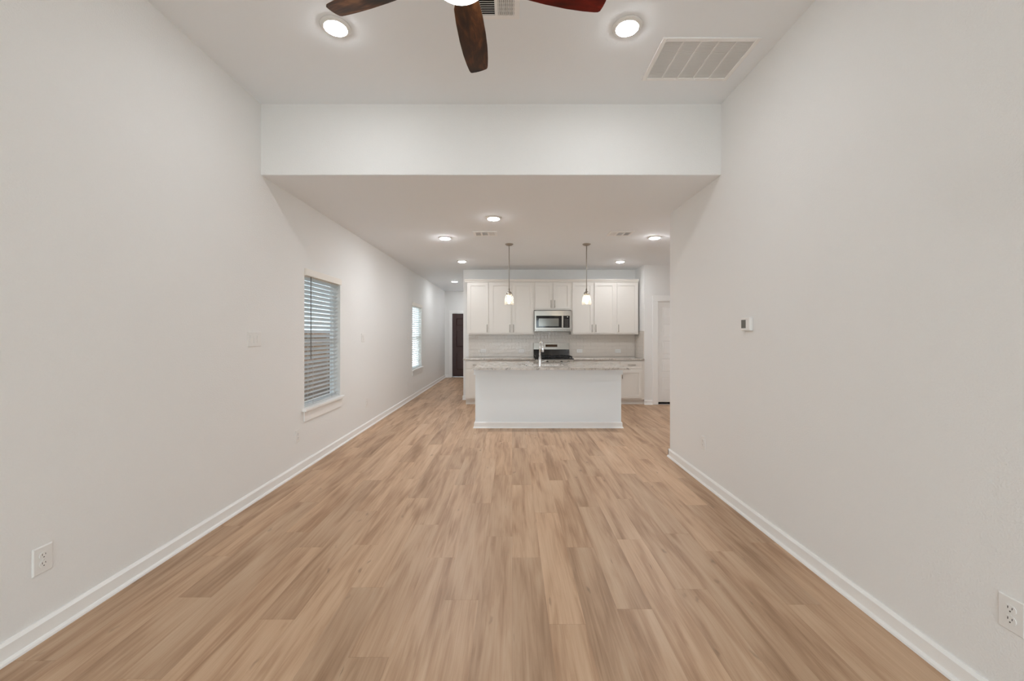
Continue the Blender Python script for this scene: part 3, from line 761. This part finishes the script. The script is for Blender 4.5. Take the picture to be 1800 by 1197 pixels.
# ------------------------------------------------------------------ recessed lights
def downlight(x, y, z, label, lens):
    t = thing('recessed_light', (x, y, z), label, 'ceiling light', 'round recessed ceiling lights')
    G().lathe([(0.070,-0.014),(0.076,-0.013),(0.093,-0.006),(0.097,0.0)], (x, y, z), 'z', 48).build('trim_ring', M['plastic'], t)
    G().lathe([(0.0,-0.024),(0.03,-0.0232),(0.055,-0.020),(0.070,-0.0145),(0.070,-0.010)], (x, y, z), 'z', 40).build('lens', M[lens], t)
    return t
rl = downlight(-1.137, 2.61, ZU, 'recessed light in the high ceiling near the long window wall', 'lens')
for x, y, z, lab in ((0.741, 2.61, ZU, 'recessed light in the high ceiling near the return grille'),
        ):
    dup(rl, (x, y, z), lab)
rc = downlight(-0.22, 4.78, ZL, 'recessed light just past the header, nearest in the low ceiling', 'clens')
rk = downlight(-0.957, 5.77, ZL, 'recessed light in the low ceiling toward the window wall, before the island', 'klens')
for x, y, z, lab in (
        (2.02, 5.74, ZL, 'recessed light in the low ceiling beyond the thermostat wall'),
        ):
    dup(rk, (x, y, z), lab)
downlight(-0.945, 7.62, ZL, 'recessed light in the low ceiling in front of the hallway-end cabinets', 'clens')
downlight(2.04, 7.65, ZL, 'recessed light in the low ceiling in front of the pantry-end cabinets', 'clens')
dup(rc, (-1.50, 10.54, ZL), 'recessed light in the hallway ceiling before the entry door')
dup(rc, (-1.15, 12.25, ZL), 'added unseen light brightening the entry door end of the hallway, behind the kitchen wall')  # lamp added out of view to brighten the entry wall

# ------------------------------------------------------------------ ceiling registers and return grille
def register(x, y, z, w, dp, label, sec, gap, opening):
    """three-way register: slats across in the middle, slats along depth in the outer two sections"""
    t = thing('air_vent', (x, y, z), label, 'vent', 'ceiling supply vents')
    ow = sec*3+gap*2; oy0, oy1 = y-opening/2, y+opening/2; zb, zt = z-0.012, z
    a, b, c, e = x-w/2, x+w/2, y-dp/2, y+dp/2
    g = G().box(a, x-ow/2, c, e, z-0.008, zt).box(x+ow/2, b, c, e, z-0.008, zt).box(x-ow/2, x+ow/2, c, oy0, z-0.008, zt).box(x-ow/2, x+ow/2, oy1, e, z-0.008, zt)
    for s in (-1, 1): g.box(x+s*(sec/2+gap/2)-gap/2, x+s*(sec/2+gap/2)+gap/2, oy0, oy1, z-0.009, zt)
    g.build('frame', M['grille'], t, 0.002)
    G().box(x-ow/2, x+ow/2, oy0, oy1, z-0.0015, z-0.0005).build('duct_shade', M['dark'], t)  # flat dark sheet in place of the unlit duct depth
    lg = G(); n = 8
    for s in (-1, 1):
        cx0 = x+s*(sec+gap)-sec/2
        for i in range(n):
            xx = cx0+(i+0.5)*sec/n; tl = s*0.0035
            lg.extrude([(xx-0.0012-tl, z-0.009), (xx+0.0012-tl, z-0.009), (xx+0.0012+tl, z-0.002), (xx-0.0012+tl, z-0.002)], 'y', oy0, oy1)
    n = max(6, int(opening/0.016))
    for i in range(n):
        yy = oy0+(i+0.5)*opening/n
        lg.extrude([(yy-0.0055, z-0.0085), (yy-0.0045, z-0.010), (yy+0.0055, z-0.0035), (yy+0.0045, z-0.002)], 'x', x-sec/2, x+sec/2)
    for i in range(1, 7):
        yy = oy0+i*opening/7
        for s in (-1, 1):
            cx0 = x+s*(sec+gap)-sec/2; lg.box(cx0, cx0+sec, yy-0.0015, yy+0.0015, z-0.0045, z-0.002)
    o = lg.build('louvers', M['grille'], t); o['kind'] = 'stuff'
register(-0.155, 2.405, ZU, 0.40, 0.27, 'white supply vent in the high ceiling beside the fan', 0.097, 0.021, 0.208)
register(-0.368, 5.52, ZL, 0.325, 0.25, 'white supply vent in the low ceiling near the left pendant', 0.072, 0.022, 0.16)
register(1.469, 5.52, ZL, 0.325, 0.25, 'white supply vent in the low ceiling near the right pendant', 0.072, 0.022, 0.16)
gx0, gx1, gy0, gy1 = 1.008, 1.668, 2.70, 3.155
t = thing('return_grille', ((gx0+gx1)/2, (gy0+gy1)/2, ZU), 'large white return air grille in the high ceiling near the thermostat wall', 'air grille')
fw = 0.03
G().box(gx0, gx0+fw, gy0, gy1, ZU-0.010, ZU).box(gx1-fw, gx1, gy0, gy1, ZU-0.010, ZU).box(gx0+fw, gx1-fw, gy0, gy0+fw, ZU-0.010, ZU).box(gx0+fw, gx1-fw, gy1-fw, gy1, ZU-0.010, ZU).build('frame', M['grille'], t, 0.003)
G().box(gx0+fw, gx1-fw, gy0+fw, gy1-fw, ZU-0.0015, ZU-0.0005).build('filter', M['grilleb'], t)
for i in range(1, 5):
    x = gx0+fw+(gx1-gx0-2*fw)*i/5; G().box(x-0.006, x+0.006, gy0+fw, gy1-fw, ZU-0.0085, ZU-0.002).build('divider', M['grille'], t)
lg = G(); n = 32; oy = (gy1-gy0-2*fw)/n
for i in range(n):
    yy = gy0+fw+(i+0.5)*oy
    lg.extrude([(yy-0.0054, ZU-0.0068), (yy-0.0052, ZU-0.0074), (yy+0.0054, ZU-0.0050), (yy+0.0052, ZU-0.0044)], 'x', gx0+fw, gx1-fw)
o = lg.build('louvers', M['grille'], t); o['kind'] = 'stuff'
for x in (gx0+0.25, gx1-0.25): G().lathe([(0.0,-0.0115),(0.004,-0.0112),(0.006,-0.010)], (x, gy1-fw/2, ZU), 'z', 12).build('screw', M['grille'], t)

# ------------------------------------------------------------------ ceiling fan
cx, cy = -0.218, 1.66
t = thing('ceiling_fan', (cx, cy, ZU), 'five blade ceiling fan with walnut blades and lit glass bowl', 'ceiling fan')
G().lathe([(0.0,0.0),(0.075,0.0),(0.075,-0.02),(0.055,-0.06),(0.02,-0.075),(0.0,-0.075)], (cx, cy, ZU), 'z', 32).build('canopy', M['bronze'], t)
G().tube([(cx, cy, ZU-0.07), (cx, cy, 3.06)], 0.013, 12).build('downrod', M['bronze'], t)
G().lathe([(0.0,3.07),(0.04,3.07),(0.085,3.04),(0.105,3.00),(0.105,2.945),(0.09,2.915),(0.0,2.915)], (cx, cy, 0), 'z', 40).build('motor', M['bronze'], t)
lk = G().lathe([(0.0,2.915),(0.075,2.915),(0.085,2.885),(0.108,2.870),(0.108,2.858),(0.0,2.858)], (cx, cy, 0), 'z', 40).build('light_kit', M['bronze'], t)
bp = [(0.116,2.858)]+[(0.116*math.cos(a), 2.856-0.058*math.sin(a)) for a in [PI/2*i/8 for i in range(9)]]
bp[-1] = (0.0, bp[-1][1])
G().lathe(bp, (cx, cy, 0), 'z', 48).build('glass_bowl', M['bowl'], lk)
pitch = math.radians(13.5); zb = 2.905
outl = [(0.165,0.045),(0.20,0.060),(0.28,0.066),(0.40,0.069),(0.50,0.067),(0.58,0.061),(0.635,0.054),(0.652,0.050),(0.660,0.043)]
tip = [(0.664,0.02),(0.665,0.0),(0.664,-0.02)]
poly = outl+tip+[(r, -w) for r, w in outl[::-1]]
for k in range(5):
    ang = math.radians(87.5+72*k)
    ux, uy = math.cos(ang), math.sin(ang); lx, ly = -uy, ux        # outward, counter-clockwise
    n = len(poly); v = []
    for dz in (0.0, 0.006):
        for r, w in poly: v.append((r, w*math.cos(pitch), -w*math.sin(pitch)+dz))
    f = [tuple(range(n))[::-1], tuple(range(n, 2*n))]+[(i, (i+1) % n, n+(i+1) % n, n+i) for i in range(n)]
    me = G().add(v, f).mesh('blade', M['bladered'] if k == 4 else M['blade'])
    o = bpy.data.objects.new('blade', me); C.objects.link(o); o.parent = t
    o.location = (0, 0, zb-ZU); o.rotation_euler = (0, 0, ang)
    if k == 4: o['label'] = 'blade tinted redder than the other four'
    g = G(); 
    a0, a1 = 0.095, 0.235
    pts4 = [(a0, 0.020), (0.16, 0.022), (a1, 0.040), (a1+0.012, 0.0), (a1, -0.040), (0.16, -0.022), (a0, -0.020)]
    v = []; m = len(pts4)
    for dz in (0.007, 0.012):
        for r, w in pts4: v.append((r, w*math.cos(pitch), -w*math.sin(pitch)+dz+(0.02 if r < 0.1 else 0)))
    f = [tuple(range(m))[::-1], tuple(range(m, 2*m))]+[(i, (i+1) % m, m+(i+1) % m, m+i) for i in range(m)]
    me = g.add(v, f).mesh('blade_iron', M['bronze']); q = bpy.data.objects.new('blade_iron', me); C.objects.link(q); q.parent = o

# ------------------------------------------------------------------ outlets, switches, thermostat (built facing +X, wall at x = 0)
def plate(name, label, cat, group, h, w, z=0):
    t = thing(name, (0, 0, 0), label, cat, group)
    e = 0.004; a, b = w/2, h/2
    v = [(0,-a,-b),(0,a,-b),(0,a,b),(0,-a,b),(0.003,-a,-b),(0.003,a,-b),(0.003,a,b),(0.003,-a,b),(0.0065,-a+e,-b+e),(0.0065,a-e,-b+e),(0.0065,a-e,b-e),(0.0065,-a+e,b-e)]
    f = [(0,1,5,4),(1,2,6,5),(2,3,7,6),(3,0,4,7),(4,5,9,8),(5,6,10,9),(6,7,11,10),(7,4,8,11),(8,9,10,11),(0,3,2,1)]
    G().add(v, f).build('cover_plate', M['plastic'], t); return t
def outlet(label):
    t = plate('wall_outlet', label, 'outlet', 'duplex wall outlets', 0.124, 0.080)
    for s in (-1, 1):
        zc = s*0.0195; n = 20; pts = []
        for k in range(n):
            a = 2*PI*k/n; pts.append((0.0175*math.cos(a), zc+max(-0.0145, min(0.0145, 0.0175*math.sin(a)))))
        r = G().extrude(pts, 'x', 0.0066, 0.0095).build('receptacle', M['plastic'], t)
        for yy, hh in ((-0.0064, 0.0045), (0.0064, 0.0037)): G().box(0.0094, 0.0098, yy-0.0012, yy+0.0012, zc+0.003-hh+0.002, zc+0.003+hh+0.002).build('slot', M['slot'], r)
        G().lathe([(0.0,0.0099),(0.0026,0.0098),(0.0026,0.0094)], (0, 0, zc-0.0075), 'x', 10).build('slot', M['slot'], r)
    G().lathe([(0.0,0.0078),(0.003,0.0076),(0.0035,0.0066)], (0, 0, 0), 'x', 10).build('screw', M['plastic'], t)
    return t
def switch(label, n):
    t = plate('light_switch', label, 'light switch', 'rocker light switches', 0.124, 0.036+0.046*n)
    for i in range(n):
        yc = (i-(n-1)/2)*0.046
        rk = G().extrude([(0.0066, -0.033), (0.0115 if i % 2 else 0.0085, -0.033), (0.0095, 0.0), (0.0085 if i % 2 else 0.0115, 0.033), (0.0066, 0.033)], 'y', yc-0.0165, yc+0.0165)
        rk.v = [(p[0], p[1], p[2]) for p in rk.v]; rk.build('rocker', M['plastic'], t)
    return t
o1 = outlet('nearest wall outlet on the window wall, close to the left edge'); o1.location = (XL, 1.865, 0.362)
for y, z, lab in ((4.08, 0.37, 'wall outlet low on the long wall, just before the first window'),
               (6.014, 0.372, 'wall outlet low on the long wall, just past the first window'),
               (8.36, 0.367, 'wall outlet low on the long wall, just before the second window'),
               (11.92, 0.362, 'wall outlet low in the hallway near the entry door')):
    dup(o1, (XL, y, z), lab)
dup(o1, (XR, 1.457, 0.390), 'nearest wall outlet on the thermostat wall, cut by the right edge', PI)
dup(o1, (XR, 3.806, 0.376), 'wall outlet low on the thermostat wall near its far end', PI)
# countertop outlets lie on their side
ko = []
for x, lab in ((-0.614, 'backsplash outlet nearest the hallway end'), (0.194, 'backsplash outlet just left of the range'),
               (1.433, 'backsplash outlet just right of the range'), (2.248, 'backsplash outlet nearest the pantry wall')):
    q = dup(o1, (x, YK-0.0125, 1.04), lab); q.rotation_euler = (PI/2, 0, -PI/2); ko.append(q)
s3 = switch('three rocker switch plate on the long wall before the first window', 3); s3.location = (XL, 3.398, 1.355)
dup(s3, (XL, 8.42, 1.365), 'rocker switch plate on the long wall just before the second window')
s2 = switch('two rocker switch plate on the long wall just past the first window', 2); s2.location = (XL, 5.875, 1.345)
t = thing('thermostat', (XR, 3.085, 1.474), 'small white thermostat with grey screen on the right wall', 'thermostat')
G().box(XR-0.026, XR, 3.085-0.060, 3.085+0.060, 1.474-0.050, 1.474+0.050).build('body', M['plastic'], t, 0.006)
sc = G().box(XR-0.0275, XR-0.0255, 3.085-0.008, 3.085+0.050, 1.474-0.030, 1.474+0.034).build('screen', M['lcd'], t)
for yy in (3.095, 3.115):
    g = G()
    for z0, z1 in ((1.4720, 1.4735), (1.4870, 1.4885), (1.4580, 1.4595)): g.box(XR-0.0282, XR-0.0276, yy, yy+0.013, z0, z1)
    g.build('digit', M['lcdseg'], sc)
